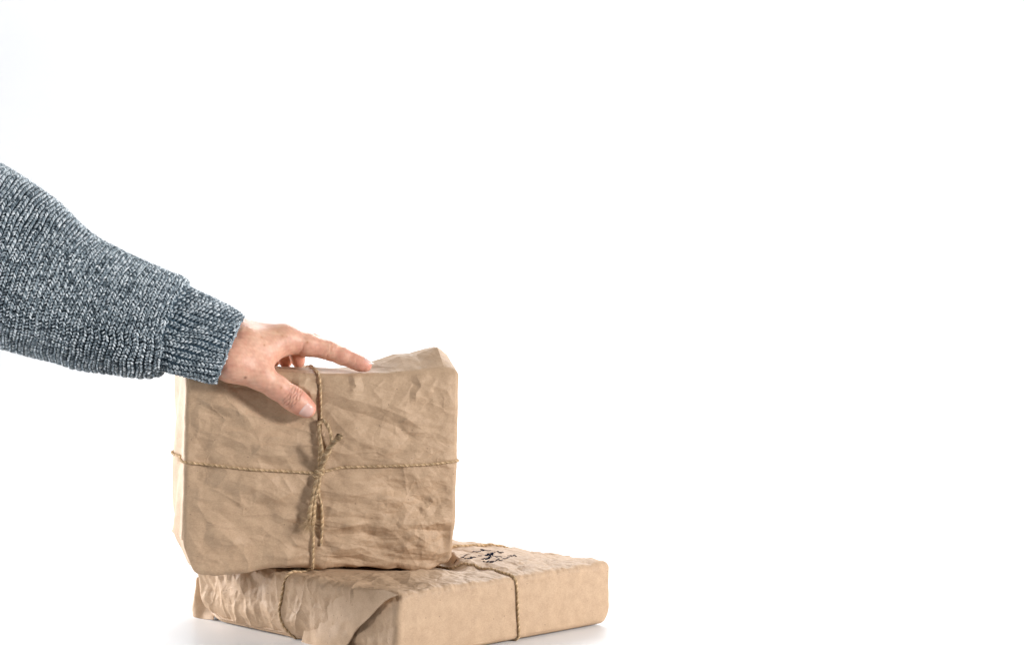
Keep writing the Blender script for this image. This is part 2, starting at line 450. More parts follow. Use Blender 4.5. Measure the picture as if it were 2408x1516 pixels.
UPI = np.array(M_UP.inverted()); LOWM = np.array(M_LOW)
def low_disp(P, n, B):
    L, D, H = LOW_DIMS
    u, v, w = B[:, 0], B[:, 1], B[:, 2]
    P = P.copy()
    left = sstep(.012, .0, u); right = sstep(.012, .0, v); top = sstep(H - .012, H, w)
    far = sstep(.10, .26, v)
    amp = .28 + .95 * left * (1 - .3 * right) + .75 * top
    Q = P * np.array([1, 1, .9])
    h = 1.8 * facet(Q, .042, 21) + 1.15 * facet(Q, .020, 22) + .36 * facet(Q, .0095, 23) + .08 * facet(Q, .005, 24)
    h += .8 * (1 - np.abs(facet(Q, .045, 25))) ** 6
    h = amp * h + left * far * (1.4 * facet(Q, .03, 26) + 1.0 * (1 - np.abs(facet(Q, .035, 27))) ** 4)
    # short wrinkles fanning over the top's front edge
    h += top * (.55 * facet(P * [2.2, .55, 1], .020, 28) + .3 * facet(P * [2.2, .6, 1], .010, 29))
    h += amp * (.18 * crease_lines(Q, .036, 61, .06) + .12 * crease_lines(Q, .022, 62, .08) - .8 * np.abs(facet(Q, .030, 66, .05)) + .6 * np.abs(facet(Q, .016, 67, .05)) - .35 * np.abs(facet(Q, .010, 68, .05)))
    h += left * (1 - right) * (.9 * facet(Q, .024, 64) + 1.1 * np.abs(facet(Q, .03, 65, .05)))
    h *= 1.45e-3
    h = np.where((w < .004), 0, h)
    P += n * h[:, None]
    # paper stands off the box at the back of the top, and leans over the top edges
    cu = np.clip(u / L, 0, 1); cv = np.clip(v / D, 0, 1)
    P[:, 2] += top * (.0068 * np.sin(np.clip((1 - cu) * 7, 0, 1.57)) * np.sin(np.clip((1 - cv) * 8, 0, 1.57)) * np.sin(np.clip(cu * 5, 0, 1.57)) * np.sin(np.clip(cv * 3.6, 0, 1.57)))
    # left corner: paper tucked in, bottom lifted
    e = sstep(D - .05, D, v) * sstep(.03, 0, u)
    P[:, 2] += .007 * e * sstep(.025, 0, w)
    P[:, 0] += .005 * e * sstep(.03, 0, w)
    P[:, 2] += np.clip(.015 - (L - u) * 1.4 - w, 0, 1) * .8 * (v < .2)
    P[:, 0] -= .003 * sstep(.02, 0, w) * sstep(L - .02, L, u)
    # left face: bottom drawn in under the parcel
    P[:, 0] += .006 * left * sstep(.02, 0, w) * sstep(.02, .1, v)
    P[:, 2] = np.maximum(P[:, 2], .0)
    # pressed flat under the upper parcel
    Wd = P @ LOWM[:3, :3].T + LOWM[:3, 3]
    lu = Wd @ UPI[:3, :3].T + UPI[:3, 3]
    ins = sstep(-.010, .004, lu[:, 0]) * sstep(UP_DIMS[0] + .010, UP_DIMS[0] - .004, lu[:, 0]) * sstep(-.060, .003, lu[:, 1]) * sstep(UP_DIMS[1] + .012, UP_DIMS[1], lu[:, 1])
    exc = np.maximum(lu[:, 2] + .0030 + .0048 * sstep(.12, .24, lu[:, 0]), 0) * (lu[:, 2] < .05)
    P[:, 2] -= exc * ins
    return P
def low_r(B):
    e = sstep(.05, .0, LOW_DIMS[1] - B[:, 1]) * sstep(.06, .0, B[:, 0])
    lt = sstep(.02, .0, B[:, 0]) * sstep(.03, LH, B[:, 2])
    return .0065 + .014 * e + .006 * lt * (1 - e)
LOW = Parcel(LOW_DIMS, low_r, M_LOW, low_disp)

low = thing('wrapped_parcel', 'wide flat brown paper parcel lying on the white floor with handwriting on its top', 'parcel', M=M_LOW)
up = thing('wrapped_parcel', 'upright brown paper parcel tied with a bow of twine, standing on the flat parcel', 'parcel', M=M_UP)
LOW.build(.00088, low); UP.build(.00080, up)
for o_ in (low, up): o_['group'] = 'brown paper parcels tied with twine'

# ------------------------------------------------------------------ twine
JUTE = [np.array(c) for c in ((.49, .34, .195), (.62, .455, .28), (.37, .245, .135))]
def twine(mb, P, r=.00155, pitch=.0058, closed=False, plies=3, seed=0, fuzz=1.0, taper=None, step=.0006, shade=1.0):
    P = resample(P, step, closed)
    if closed: P = P[:-1]
    T, N, B = frames(P, closed)
    s = np.concatenate([[0], np.cumsum(np.linalg.norm(np.diff(P, axis=0), axis=1))])
    rr = r * (1 + .10 * np.sin(s * 190 + seed) + .07 * np.sin(s * 611 + 2 * seed))
    if taper is not None: rr = rr * np.interp(np.linspace(0, 1, len(P)), *taper)
    g = np.random.default_rng(100 + seed)
    for k in range(plies):
        a = s / pitch * 2 * math.pi + k * 2 * math.pi / plies
        C = P + (rr * .44)[:, None] * (np.cos(a)[:, None] * N + np.sin(a)[:, None] * B)
        base = JUTE[k % 3] * shade
        cl = base[None] * (1 + .22 * np.sin(s * 420 + k * 2 + seed) * np.sin(s * 130 + k))[:, None] * g.uniform(.85, 1.15, (len(P), 1))
        mb.tube(C, rr * .70, 6, cl, closed)
    # individual fibres
    ang = g.uniform(0, 6.28, len(P)); out = np.cos(ang)[:, None] * N + np.sin(ang)[:, None] * B
    L = s[-1]
    mb.fuzz(P + out * (rr * .8)[:, None], out, .0042, .00013, int(3600 * L * fuzz), np.array([.58, .43, .27]), seed)
    mb.fuzz(P + out * (rr * .8)[:, None], out, .0100, .00011, int(420 * L * fuzz), np.array([.62, .47, .30]), seed + 50)

def loop_path(pc, axis, pos, off, n=900, slack=None):
    """box-surface points of the loop where a plane across `axis` cuts the box; pos may vary along the loop"""
    L = pc.dims; a, b = [i for i in range(3) if i != axis]
    per = 2 * (L[a] + L[b]); t = np.linspace(0, per, n, endpoint=False); B = np.zeros((n, 3))
    A, Bq = L[a], L[b]
    x = np.where(t < A, t, np.where(t < A + Bq, A, np.where(t < 2*A + Bq, 2*A + Bq - t, 0)))
    y = np.where(t < A, 0, np.where(t < A + Bq, t - A, np.where(t < 2*A + Bq, Bq, per - t)))
    B[:, a] = x; B[:, b] = y
    B[:, axis] = pos(B) if callable(pos) else pos
    P, nn = pc.surf(B); P = smooth_path(P, 10, True) + nn * off
    return smooth_path(P, 4, True)

RT = .00128
# upper parcel: level string round the waist
ptsH = [(405, 1071), (430, 1086), (600, 1103), (745, 1111), (800, 1098), (1000, 1091), (1080, 1083)]
hl = np.array([ploc(x, y) for x, y in ptsH]); hu, hw = hl[:, 0], hl[:, 2]
hw[0] = hw[1] + .001
def posH(B):
    f = np.interp(B[:, 0], hu[1:], hw[1:]); g = np.interp(B[:, 1], [0, .114], [0, 1])
    return f * (1 - g) + g * (.115 + 0 * f)
mb = MB(); twine(mb, loop_path(UP, 2, posH, RT * .95), RT, closed=True, seed=1)
t_h = mb.build('twine', M_TWINE, up); t_h['label'] = 'level twine round the middle of the parcel'
# upright string
ptsV = [(738, 858), (750, 880), (752, 900), (753, 985), (750, 1050), (748, 1110), (741, 1180), (736, 1240), (735, 1335)]
vl = np.array([ploc(x, y) for x, y in ptsV]); o_ = np.argsort(vl[:, 2])
vw, vu = vl[o_, 2], vl[o_, 0]
def posV(B):
    f = np.interp(B[:, 2], vw, vu); g = np.clip(B[:, 1] / .114, 0, 1)
    return f * (1 - g) + (.138) * g
mb = MB(); twine(mb, loop_path(UP, 0, posV, RT * .95), RT, closed=True, seed=2)
t_v = mb.build('twine', M_TWINE, up); t_v['label'] = 'upright twine over the top of the parcel'
# bow: knot, loop and tails standing off the front
def fp(pts): return catmull([ploc(x, y, -d * 1e-3) for x, y, d in pts], 14)
bow = MB()
twine(bow, fp([(752, 1108, 5), (757, 1075, 7), (754, 1040, 8), (750, 1008, 8), (752, 992, 8.5), (760, 988, 9.5), (769, 998, 10), (777, 1018, 10), (779, 1040, 9.5), (774, 1062, 9), (764, 1085, 8), (756, 1106, 6)]), .0018, shade=.85, pitch=.007, seed=3, fuzz=1.4)
o = bow.build('bow_loop', M_TWINE, up)
knot = MB()
th = np.linspace(0, 2 * math.pi * 2.6, 90)
kc = ploc(750, 1110, -.0045)
kp = kc + np.stack([.0045 * np.cos(th) + .0006 * (th - 8) / 8, -.0030 * np.sin(th) - .001, .0014 * (th - 8) / 3 + .0022 * np.cos(th)], 1)
twine(knot, kp, .0016, shade=.85, seed=4, fuzz=1.2)
knot.build('knot', M_TWINE, up)
tail = MB()
twine(tail, fp([(754, 1104, 7), (760, 1084, 12), (769, 1062, 18), (780, 1045, 24), (791, 1033, 29), (798, 1026, 33)]), .0026, shade=.72, pitch=.010, seed=5, fuzz=1.5, taper=([0, .5, .85, .93, 1], [.85, 1.05, 1.0, 1.15, 1.2]))
# splayed cut end
ec = ploc(797, 1027, -.033)
for k in range(26):
    d = np.array([.6, -.45, .65]) + rng.normal(size=3) * .35
    tail.tube(np.array([ec + rng.normal(size=3) * .0012, ec + d * .0026, ec + d * .0042 + rng.normal(size=3) * .0006]), np.array([.00035, .0003, .00015]), 4, JUTE[k % 3] * .75)
o = tail.build('twine_tail', M_TWINE, up); o['label'] = 'short thick twine end pointing up out of the knot'
tail = MB()
twine(tail, fp([(750, 1112, 6), (744, 1132, 8), (738, 1158, 9), (731, 1188, 9), (728, 1210, 8), (727, 1232, 7)]), .0020, shade=.88, pitch=.009, seed=6, fuzz=2.0, taper=([0, .75, 1], [1, 1.05, .75]))
twine(tail, fp([(752, 1114, 7), (750, 1140, 9.5), (744, 1162, 10), (738, 1190, 8), (737, 1212, 7), (733, 1236, 6)]), .0016, seed=7, fuzz=2.0)
fe = np.array([ploc(x, y, -.008) for x, y in ((728, 1215), (725, 1232), (731, 1238), (727, 1225), (722, 1236))])
tail.fuzz(fe, np.tile([-.25, -.15, -.9], (5, 1)), .012, .00022, 420, np.array([.56, .41, .25]), 77)
o = tail.build('twine_tail', M_TWINE, up); o['label'] = 'frayed double twine end hanging below the knot'
tail = MB()
twine(tail, fp([(749, 1150, 9), (750, 1166, 7.5), (755, 1184, 5.5), (757, 1210, 4), (757, 1240, 3.5), (755, 1282, 3.2)]), .0016, pitch=.0068, seed=8, taper=([0, .85, 1], [1, 1, .6]))
o = tail.build('twine_tail', M_TWINE, up); o['label'] = 'thin straight twine end hanging beside the upright twine'

# lower parcel strings
def low_loc(px, py, p0, n):
    n3 = np.array(M_LOW.to_3x3() @ Vector(n)); p = np.array(M_LOW @ Vector(p0))
    return np.array(M_LOW.inverted() @ Vector(ray_plane(px, py, p, n3)))
a0 = low_loc(672, 1345, (0, 0, 0), (1, 0, 0)); a1 = low_loc(682, 1513, (0, 0, 0), (1, 0, 0)); am = low_loc(660, 1430, (0, 0, 0), (1, 0, 0))
b0 = low_loc(1213, 1352, (0, 0, 0), (0, 1, 0)); b1 = low_loc(1219, 1505, (0, 0, 0), (0, 1, 0))
c1 = low_loc(1188, 1277, (0, 0, LH + .0068), (0, 0, 1))
bt = low_loc(1072, 1315, (0, 0, LH + .0066), (0, 0, 1))
def posA(B):   # plane across local y
    f = np.interp(B[:, 2], [a1[2], am[2], a0[2]], [a1[1], am[1], a0[1]])
    g = np.clip(B[:, 0] / LOW_DIMS[0], 0, 1)
    return f * (1 - g) + c1[1] * g
def posB(B):   # plane across local x
    f = np.interp(B[:, 2], [b1[2], b0[2]], [b1[0], b0[0]])
    g = np.clip(B[:, 1] / max(bt[1], .01), 0, 1)
    return f * (1 - g) + bt[0] * g
mb = MB(); twine(mb, loop_path(LOW, 1, posA, RT * .95), RT, closed=True, seed=11)
o = mb.build('twine', M_TWINE, low); o['label'] = 'twine over the crumpled left side and the far edge'
mb = MB(); twine(mb, loop_path(LOW, 0, posB, RT * .95), RT, closed=True, seed=12)
o = mb.build('twine', M_TWINE, low); o['label'] = 'twine over the smooth right side, in front of the handwriting'

# ------------------------------------------------------------------ folded flaps of the lower parcel
def sheet(name, rows, label, crumple, seed, sub=(40, 40)):
    """rows: lists of local 3-D points, from the inner border to the free edge"""
    G = np.array([catmull(r, 8) for r in rows]); k = G.shape[1]
    cols = [catmull(G[:, j], 12) for j in range(k)]
    G = np.stack(cols, 1); a, b = G.shape[:2]
    P = G.reshape(-1, 3)
    du = np.gradient(G, axis=0).reshape(-1, 3); dv = np.gradient(G, axis=1).reshape(-1, 3)
    n = np.cross(du, dv); n /= np.linalg.norm(n, axis=1)[:, None] + 1e-12
    P = P + n * (crumple * (facet(P, .02, seed) + .45 * facet(P, .009, seed + 1)))[:, None]
    Q = [[i*b+j, i*b+j+1, (i+1)*b+j+1, (i+1)*b+j] for i in range(a-1) for j in range(b-1)]
    o = mesh(name, P, Q, M_PAPER, low); o['label'] = label
    md = o.modifiers.new('thickness', 'SOLIDIFY'); md.thickness = .00035; md.offset = 0
    return o
def lf(px, py, off): return low_loc(px, py, (-off * 1e-3, 0, 0), (1, 0, 0))
edge = [(938, 1398, 2.5), (908, 1410, 4.5), (881, 1436, 5.5), (848, 1471, 6), (832, 1490, 5.5), (812, 1524, 4), (800, 1545, 3)]
mid_ = [(922, 1390, 2.0), (882, 1402, 3.2), (848, 1424, 4), (813, 1455, 4), (797, 1475, 3.8), (780, 1515, 3), (770, 1540, 2)]
inn = [(900, 1384, .8), (850, 1390, .6), (810, 1408, .6), (775, 1432, .3), (756, 1458, 0), (742, 1500, -.3), (735, 1530, -1)]
inn2 = [(880, 1382, -2.5), (825, 1384, -2.8), (782, 1398, -3), (745, 1420, -3), (725, 1450, -3), (712, 1492, -3.5), (705, 1520, -4)]
sheet('paper_flap', [[lf(*p) for p in r] for r in (inn2, inn, mid_, edge)], 'raised paper flap with a diagonal free edge', .0013, 31)
# tucked end standing out at the left corner
Lc = M_LOW.inverted()
def wl(px, py, Y): return np.array(Lc @ Vector(Wp(px, py, Y / K)))
r0 = [wl(505, 1352, 1.900), wl(505, 1400, 1.895), wl(505, 1440, 1.880), wl(502, 1456, 1.872)]
r1 = [wl(482, 1354, 1.900), wl(482, 1400, 1.898), wl(480, 1436, 1.890), wl(478, 1454, 1.884)]
r2 = [wl(462, 1356, 1.900), wl(457, 1400, 1.900), wl(453, 1430, 1.898), wl(453, 1448, 1.894)]
r3 = [wl(470, 1356, 1.925), wl(462, 1402, 1.920), wl(460, 1430, 1.915), wl(464, 1440, 1.912)]
sheet('paper_flap', [r0, r1, r2, r3], 'tucked paper end at the left corner', .0011, 41)

# ------------------------------------------------------------------ handwriting on the lower parcel's top
def hz(pts): return [(1046.4 + x * .09766, 1246.3 + y * .09766) for x, y in pts]
STROKES = [
 ([(470, 660), (510, 668)], 1.3), ([(530, 650), (560, 640), (578, 648), (545, 668), (602, 662)], 1.1),
 ([(600, 664), (645, 655), (652, 632), (625, 622), (605, 645), (655, 640), (702, 625)], 1.2), ([(698, 634), (745, 632)], 1.1),
 ([(215, 648), (290, 640)], .6), ([(375, 642), (420, 618), (440, 625), (480, 602), (540, 590)], .8),
 ([(665, 527), (700, 522), (760, 543), (800, 541), (790, 532), (860, 520)], 1.0),
 ([(855, 495), (900, 489), (948, 500), (900, 510), (862, 498), (930, 494), (905, 506)], 1.4), ([(948, 487), (1000, 495), (1100, 500)], .7),
 ([(1250, 520), (1290, 525), (1320, 546), (1362, 551), (1338, 536)], 1.2), ([(1370, 531), (1408, 541)], 1.0),
 ([(955, 592), (990, 575), (985, 598), (1030, 560), (1020, 596), (1060, 558), (1075, 596), (1112, 550), (1092, 592), (1150, 550), (1142, 592), (1162, 556)], 1.3),
 ([(1040, 575), (1100, 580), (1130, 562)], 1.5), ([(1185, 546), (1210, 544)], 1.6),
 ([(800, 590), (850, 600), (892, 598)], .5), ([(1240, 605), (1300, 601), (1375, 606), (1320, 613)], 1.1),
 ([(880, 677), (932, 660), (915, 686), (962, 650), (980, 682), (1012, 645), (1020, 672), (1060, 630), (1060, 662), (1100, 630), (1120, 642)], 1.2),
 ([(1140, 614), (1200, 616), (1250, 635), (1310, 640)], .9),
 ([(1510, 582), (1560, 576), (1600, 571)], 1.2), ([(1630, 580), (1670, 555), (1692, 575), (1724, 588)], 1.2), ([(1590, 598), (1612, 605)], 1.0),
 ([(918, 704), (962, 713)], 1.3),
 ([(1000, 722), (1062, 690), (1020, 722), (1080, 722), (1100, 741), (1132, 741), (1140, 702), (1098, 706), (1090, 736), (1162, 720), (1170, 690), (1202, 701), (1240, 680), (1290, 675), (1342, 692), (1382, 690)], 1.2),
 ([(1400, 655), (1430, 661), (1462, 671), (1512, 660), (1490, 641)], 1.3), ([(1510, 641), (1560, 632)], .9),
]
ink = MB(); zt = LH + .0070
for pts, wd in STROKES:
    ex = []
    for x, y in hz(pts): ex.append(low_loc(x, y, (0, 0, zt), (0, 0, 1)))
    P = resample(catmull(ex, 8), .0007)
    for _ in range(2):
        B = P.copy(); B[:, 2] = LH; S_, _n = LOW.surf(B)
    P = np.stack([P[:, 0], P[:, 1], S_[:, 2] + .0004], 1)
    T = np.gradient(P[:, :2], axis=0); T /= np.linalg.norm(T, axis=1)[:, None] + 1e-9
    sd = np.stack([-T[:, 1], T[:, 0], 0 * T[:, 0]], 1); wv = wd * .00038 * (1 + .25 * np.sin(np.arange(len(P)) * .5))
    VL = P + sd * wv[:, None]; VR = P - sd * wv[:, None]; top = np.array([0, 0, .00012]); n_ = len(P)
    V = np.concatenate([VL + top, VR + top, VL - top * 4, VR - top * 4])
    i = np.arange(n_ - 1)
    Q = np.concatenate([np.stack([n_+i, n_+i+1, i+1, i], 1), np.stack([i, i+1, 2*n_+i+1, 2*n_+i], 1), np.stack([3*n_+i, 3*n_+i+1, n_+i+1, n_+i], 1)])
    ink.add(V, Q, np.tile([.012, .014, .028], (len(V), 1)))
o = ink.build('handwriting', M_INK, low, smooth=False); o['label'] = 'scribbled black ink address lines'

# ------------------------------------------------------------------ the hand: one body from blended round cones
def rc(a, b, r1, r2):
    return (np.asarray(a, float), np.asarray(b, float), r1 * 1e-3, r2 * 1e-3)
def sd_rc(P, c):
    a, b, r1, r2 = c; d = b - a; L2 = d @ d
    t = np.clip(((P - a) @ d) / L2, 0, 1)
    return np.linalg.norm(P - (a + t[:, None] * d), axis=1) - (r1 + t * (r2 - r1))
def smin(a, b, k):
    h = np.maximum(k - np.abs(a - b), 0) / k
    return np.minimum(a, b) - h * h * k * .25
def v_(px, py, v): return pv(px, py, v * 1e-3)
WR, WU = Wp(530, 850, 1.786), Wp(554, 797, 1.822)
FR, FU = Wp(440, 815, 1.784), Wp(462, 745, 1.826)
iM, iP, iD, iT = v_(672, 797, 15), v_(775, 824, 13), v_(836, 850, 8.5), v_(861, 859.5, 6)
mM, mP, mD, mT = v_(668, 799, 36), v_(739, 804, 46), v_(697, 833, 64), v_(702, 852, 70)
rM, rP, rD, rT = v_(650, 800, 55), v_(698, 815, 68), v_(668, 838, 84), v_(672, 853, 90)
pM, pP, pD, pT = v_(628, 806, 71), v_(664, 818, 86), v_(642, 838, 98), v_(645, 852, 103)
tC, tM, tI, tT = Wp(552, 858, 1.786), v_(612, 884, -14.5), v_(685, 934, -13.0), v_(721, 960, -11.5)
def lerp(a, b, t): return a + (b - a) * t
PALM = [rc(FR, WR, 16.5, 17), rc(FU, WU, 15.5, 16.5), rc(lerp(FR, FU, .5), lerp(WR, WU, .5), 16, 17.5),
        rc(Wp(545, 838, 1.792), iM, 15, 11.8), rc(Wp(556, 806, 1.806), mM, 15, 11.5),
        rc(Wp(560, 794, 1.820), rM, 14.5, 10.8), rc(Wp(562, 792, 1.832), pM, 12, 9.8),
        rc(iM, mM, 9.5, 9.5), rc(mM, rM, 9.5, 9), rc(rM, pM, 9, 8.5),
        rc(Wp(572, 780, 1.832), Wp(628, 789, 1.838), 9.5, 9),
        rc(Wp(585, 800, 1.80), Wp(640, 797, 1.83), 11, 9)]
THUMB = [rc(tC, tM, 17.5, 14), rc(tM, lerp(tM, tI, .55), 13.8, 12), rc(lerp(tM, tI, .55), tI, 11.6, 11.9), rc(tI, lerp(tI, tT, .5), 11.9, 11.0), rc(lerp(tI, tT, .5), tT, 11.0, 10.0)]
WEB = [rc(v_(608, 866, -6), v_(650, 812, 9), 8, 9), rc(v_(590, 845, -6), v_(655, 805, 10), 13, 10), rc(Wp(560, 850, 1.788), v_(625, 835, -2), 14, 9)]
def finger(M, Pp, Dd, T, rs):
    return [rc(M, lerp(M, Pp, .5), rs[0], rs[1]), rc(lerp(M, Pp, .5), Pp, rs[1], rs[2]), rc(Pp, lerp(Pp, Dd, .5), rs[2], rs[3]),
            rc(lerp(Pp, Dd, .5), Dd, rs[3], rs[4]), rc(Dd, lerp(Dd, T, .6), rs[4], rs[5]), rc(lerp(Dd, T, .6), T, rs[5], rs[6])]
FING = [finger(iM, iP, iD, iT, (13.4, 11.9, 10.0, 9.2, 8.2, 7.5, 6.0)), finger(mM, mP, mD, mT, (11, 9.2, 8.4, 7.8, 7.3, 7, 6.2)),
        finger(rM, rP, rD, rT, (10.4, 8.8, 8.0, 7.4, 6.9, 6.6, 5.8)), finger(pM, pP, pD, pT, (9.2, 7.6, 7.0, 6.4, 6.0, 5.6, 5.0))]
def grp(P, L, k):
    d = sd_rc(P, L[0])
    for c in L[1:]: d = smin(d, sd_rc(P, c), k)
    return d
CREASES = []   # (centre, axis along the limb, dorsal direction, offset, depth, width)
tdir = (tT - tI) / np.linalg.norm(tT - tI)
idir = (iD - iP) / np.linalg.norm(iD - iP)
toCam = np.array([0, -1.0, .1])
for off, dep in ((-.0068, .5), (-.004, .8), (-.0012, .9), (.0016, .9), (.0042, .7)):
    CREASES.append((tI, tdir, toCam, off, dep * 1e-3, .0007, .012))
for off, dep in ((-.004, .25), (-.0015, .35), (.001, .35), (.0035, .25)):
    CREASES.append((iP, idir, np.array([0, -.55, .85]), off, dep * 1e-3, .0007, .0085))
CREASES.append((lerp(iP, iM, .02), idir, np.array([0, -.5, -.8]), .001, .6e-3, .0009, .010))
CREASES.append((iD, idir, np.array([0, -.8, -.5]), 0, .4e-3, .0008, .009))
CREASES.append((lerp(iM, iP, .42), idir, np.array([0, -.6, -.8]), 0, .5e-3, .0009, .012))
def hand_sdf(P):
    d = grp(P, PALM, .014)
    th = grp(P, THUMB, .006)
    w = grp(P, WEB, .010)
    d = smin(d, w, .014); d = smin(d, th, .012)
    f = None
    for L in FING:
        g = grp(P, L, .004); f = g if f is None else smin(f, g, .0015)
    d = smin(d, f, .009)
    for c, ax, dd, off, dep, wd, rad in CREASES:
        q = P - c; s = q @ ax; lat = q - s[:, None] * ax; r_ = np.linalg.norm(lat, axis=1) + 1e-9
        cs = (lat @ dd) / (r_ * np.linalg.norm(dd))
        wob = .0006 * np.sin(r_ * 900 + lat @ np.array([700, 0, 500.]) + off * 4000)
        m = (r_ < rad * 1.7)
        d = d + np.where(m, dep * np.exp(-((s - off - wob) / wd) ** 2) * sstep(.1, .75, cs), 0)
    # soft tendons on the back of the hand
    return d

def surface_nets(fn, lo, hi, h):
    lo = np.array(lo); n = np.ceil((np.array(hi) - lo) / h).astype(int) + 1
    c = 4
    nc = n // c + 2
    gx = [lo[i] + np.arange(nc[i]) * h * c for i in range(3)]
    G = np.stack(np.meshgrid(*gx, indexing='ij'), -1).reshape(-1, 3)
    dc = fn(G).reshape(nc)
    n = (nc - 1) * c
    D = np.repeat(np.repeat(np.repeat(dc[:-1, :-1, :-1], c, 0), c, 1), c, 2)
    act = np.abs(D) < h * c * 2.6
    idx = np.argwhere(act)
    D[act] = fn(lo + idx * h)
    sg = D < 0
    nx, ny, nz = D.shape
    corners = [(i, j, k) for i in (0, 1) for j in (0, 1) for k in (0, 1)]
    def cut(A, o): return A[o[0]:nx-1+o[0], o[1]:ny-1+o[1], o[2]:nz-1+o[2]]
    cnt = sum(cut(sg, o).astype(np.int8) for o in corners)
    cells = np.argwhere((cnt > 0) & (cnt < 8))
    vid = np.full((nx-1, ny-1, nz-1), -1, dtype=np.int64); vid[tuple(cells.T)] = np.arange(len(cells))
    acc = np.zeros((len(cells), 3)); num = np.zeros(len(cells))
    for a in corners:
        for ax in range(3):
            if a[ax]: continue
            b = list(a); b[ax] = 1
            da = D[tuple((cells + a).T)]; db = D[tuple((cells + b).T)]
            m = (da < 0) != (db < 0); t = np.where(m, da / np.where(m, da - db, 1), 0)
            p = np.array(a, float)[None].repeat(len(cells), 0); p[:, ax] += t
            acc += np.where(m[:, None], p, 0); num += m
    V = lo + (cells + acc / num[:, None]) * h
    Fq = []
    for ax in range(3):
        s = [slice(None)] * 3; e = [slice(None)] * 3; s[ax] = slice(0, -1); e[ax] = slice(1, None)
        ch = sg[tuple(s)] != sg[tuple(e)]
        E = np.argwhere(ch); b, c_ = [i for i in range(3) if i != ax]
        ok = (E[:, b] > 0) & (E[:, c_] > 0) & (E[:, b] < D.shape[b]-1) & (E[:, c_] < D.shape[c_]-1); E = E[ok]
        def nb(db, dc_):
            q = E.copy(); q[:, b] -= db; q[:, c_] -= dc_; return vid[tuple(q.T)]
        q = np.stack([nb(1, 1), nb(0, 1), nb(0, 0), nb(1, 0)], 1)
        inside = sg[tuple(E.T)]
        flip = inside if ax == 1 else ~inside
        q[flip] = q[flip][:, ::-1]
        Fq.append(q)
    return V, np.concatenate(Fq)
allp = np.array([p for c in PALM + THUMB + WEB + sum(FING, []) for p in (c[0], c[1])])
HV, HF = surface_nets(hand_sdf, allp.min(0) - .024, allp.max(0) + .024, .00085)

# skin colour: pinker over joints and finger ends, freckles, darkened thumb creases
def skin_colour(V):
    c = np.tile(np.array([.73, .395, .28]), (len(V), 1))
    def blob(p, rad, col, k):
        d = np.linalg.norm(V - p, axis=1); m = np.exp(-(d / rad) ** 2) * k
        c[:] = c * (1 - m[:, None]) + np.array(col) * m[:, None]
    pink = (.62, .235, .17)
    blob(tT, .014, pink, .75); blob(tI, .012, (.56, .27, .185), .6); blob(iT, .012, pink, .75); blob(iD, .010, pink, .4); blob(iP, .010, (.62, .31, .21), .5)
    for off in (-.0068, -.004, -.0012, .0016, .0042):  # reddish-brown wrinkle lines on the thumb joint, groove shade mixed into the colour
        q = V - tI; s_ = q @ tdir; lat = q - s_[:, None] * tdir; cs = (lat @ np.array([0, -1., .1])) / (np.linalg.norm(lat, axis=1) + 1e-9)
        m = np.exp(-((s_ - off + .0005 * np.sin(lat[:, 2] * 700 + off * 3000)) / .0008) ** 2) * sstep(.2, .8, cs) * .45 * (np.linalg.norm(q, axis=1) < .017)
        c[:] = c * (1 - m[:, None]) + np.array([.34, .13, .085]) * m[:, None]
    blob(iM, .014, (.62, .33, .225), .5); blob(lerp(iP, iD, .5), .012, (.63, .31, .22), .4); blob(lerp(tI, tT, .5), .012, pink, .4)
    for p in (mD, mT, rD, rT, mP): blob(p, .012, pink, .5)
    blob(v_(640, 846, 2), .010, (.56, .26, .19), .5)
    blob(v_(600, 800, 0), .018, (.66, .42, .27), .5); blob(v_(655, 790, 5), .010, (.70, .47, .29), .5)
    m = smooth_noise(V, .011, 5) * .05 + smooth_noise(V, .0045, 6) * .035
    c *= (1 + m)[:, None]; c[:, 1] *= 1 + 1.1 * m; c[:, 2] *= 1 + 1.0 * m
    for zx, zy, rad, k in ((660, 455, .0010, .8), (625, 360, .0012, .55), (1180, 420, .0009, .8), (430, 848, .0012, .95), (865, 970, .0012, .75), (510, 215, .0009, .6), (875, 340, .0014, .4), (820, 290, .0012, .4), (930, 350, .0008, .4), (560, 300, .0007, .4), (760, 480, .0006, .3)):
        px, py = 493.8 + zx * .1939, 723.1 + zy * .1939
        o_ = np.array([0, 0, ZC]); d = np.array([(px - CX) / F, 1, -(py - CY) / F]); d /= np.linalg.norm(d)
        t = np.linspace(1.70, 1.90, 800); hit = hand_sdf(o_ + t[:, None] * d); i = np.argmax(hit < 0)
        if hit[i] < 0: blob(o_ + t[i] * d, rad * 1.25, (.26, .10, .05) if (zx, zy) == (430, 848) else (.48, .19, .08), k)
    return c

person = thing('person', 'arm in a grey blue knitted sleeve, hand gripping the upright parcel', 'person', loc=tuple(WR))
O = np.array(WR)
hand = mesh('hand', HV - O, HF, M_SKIN, person, True, skin_colour(HV))

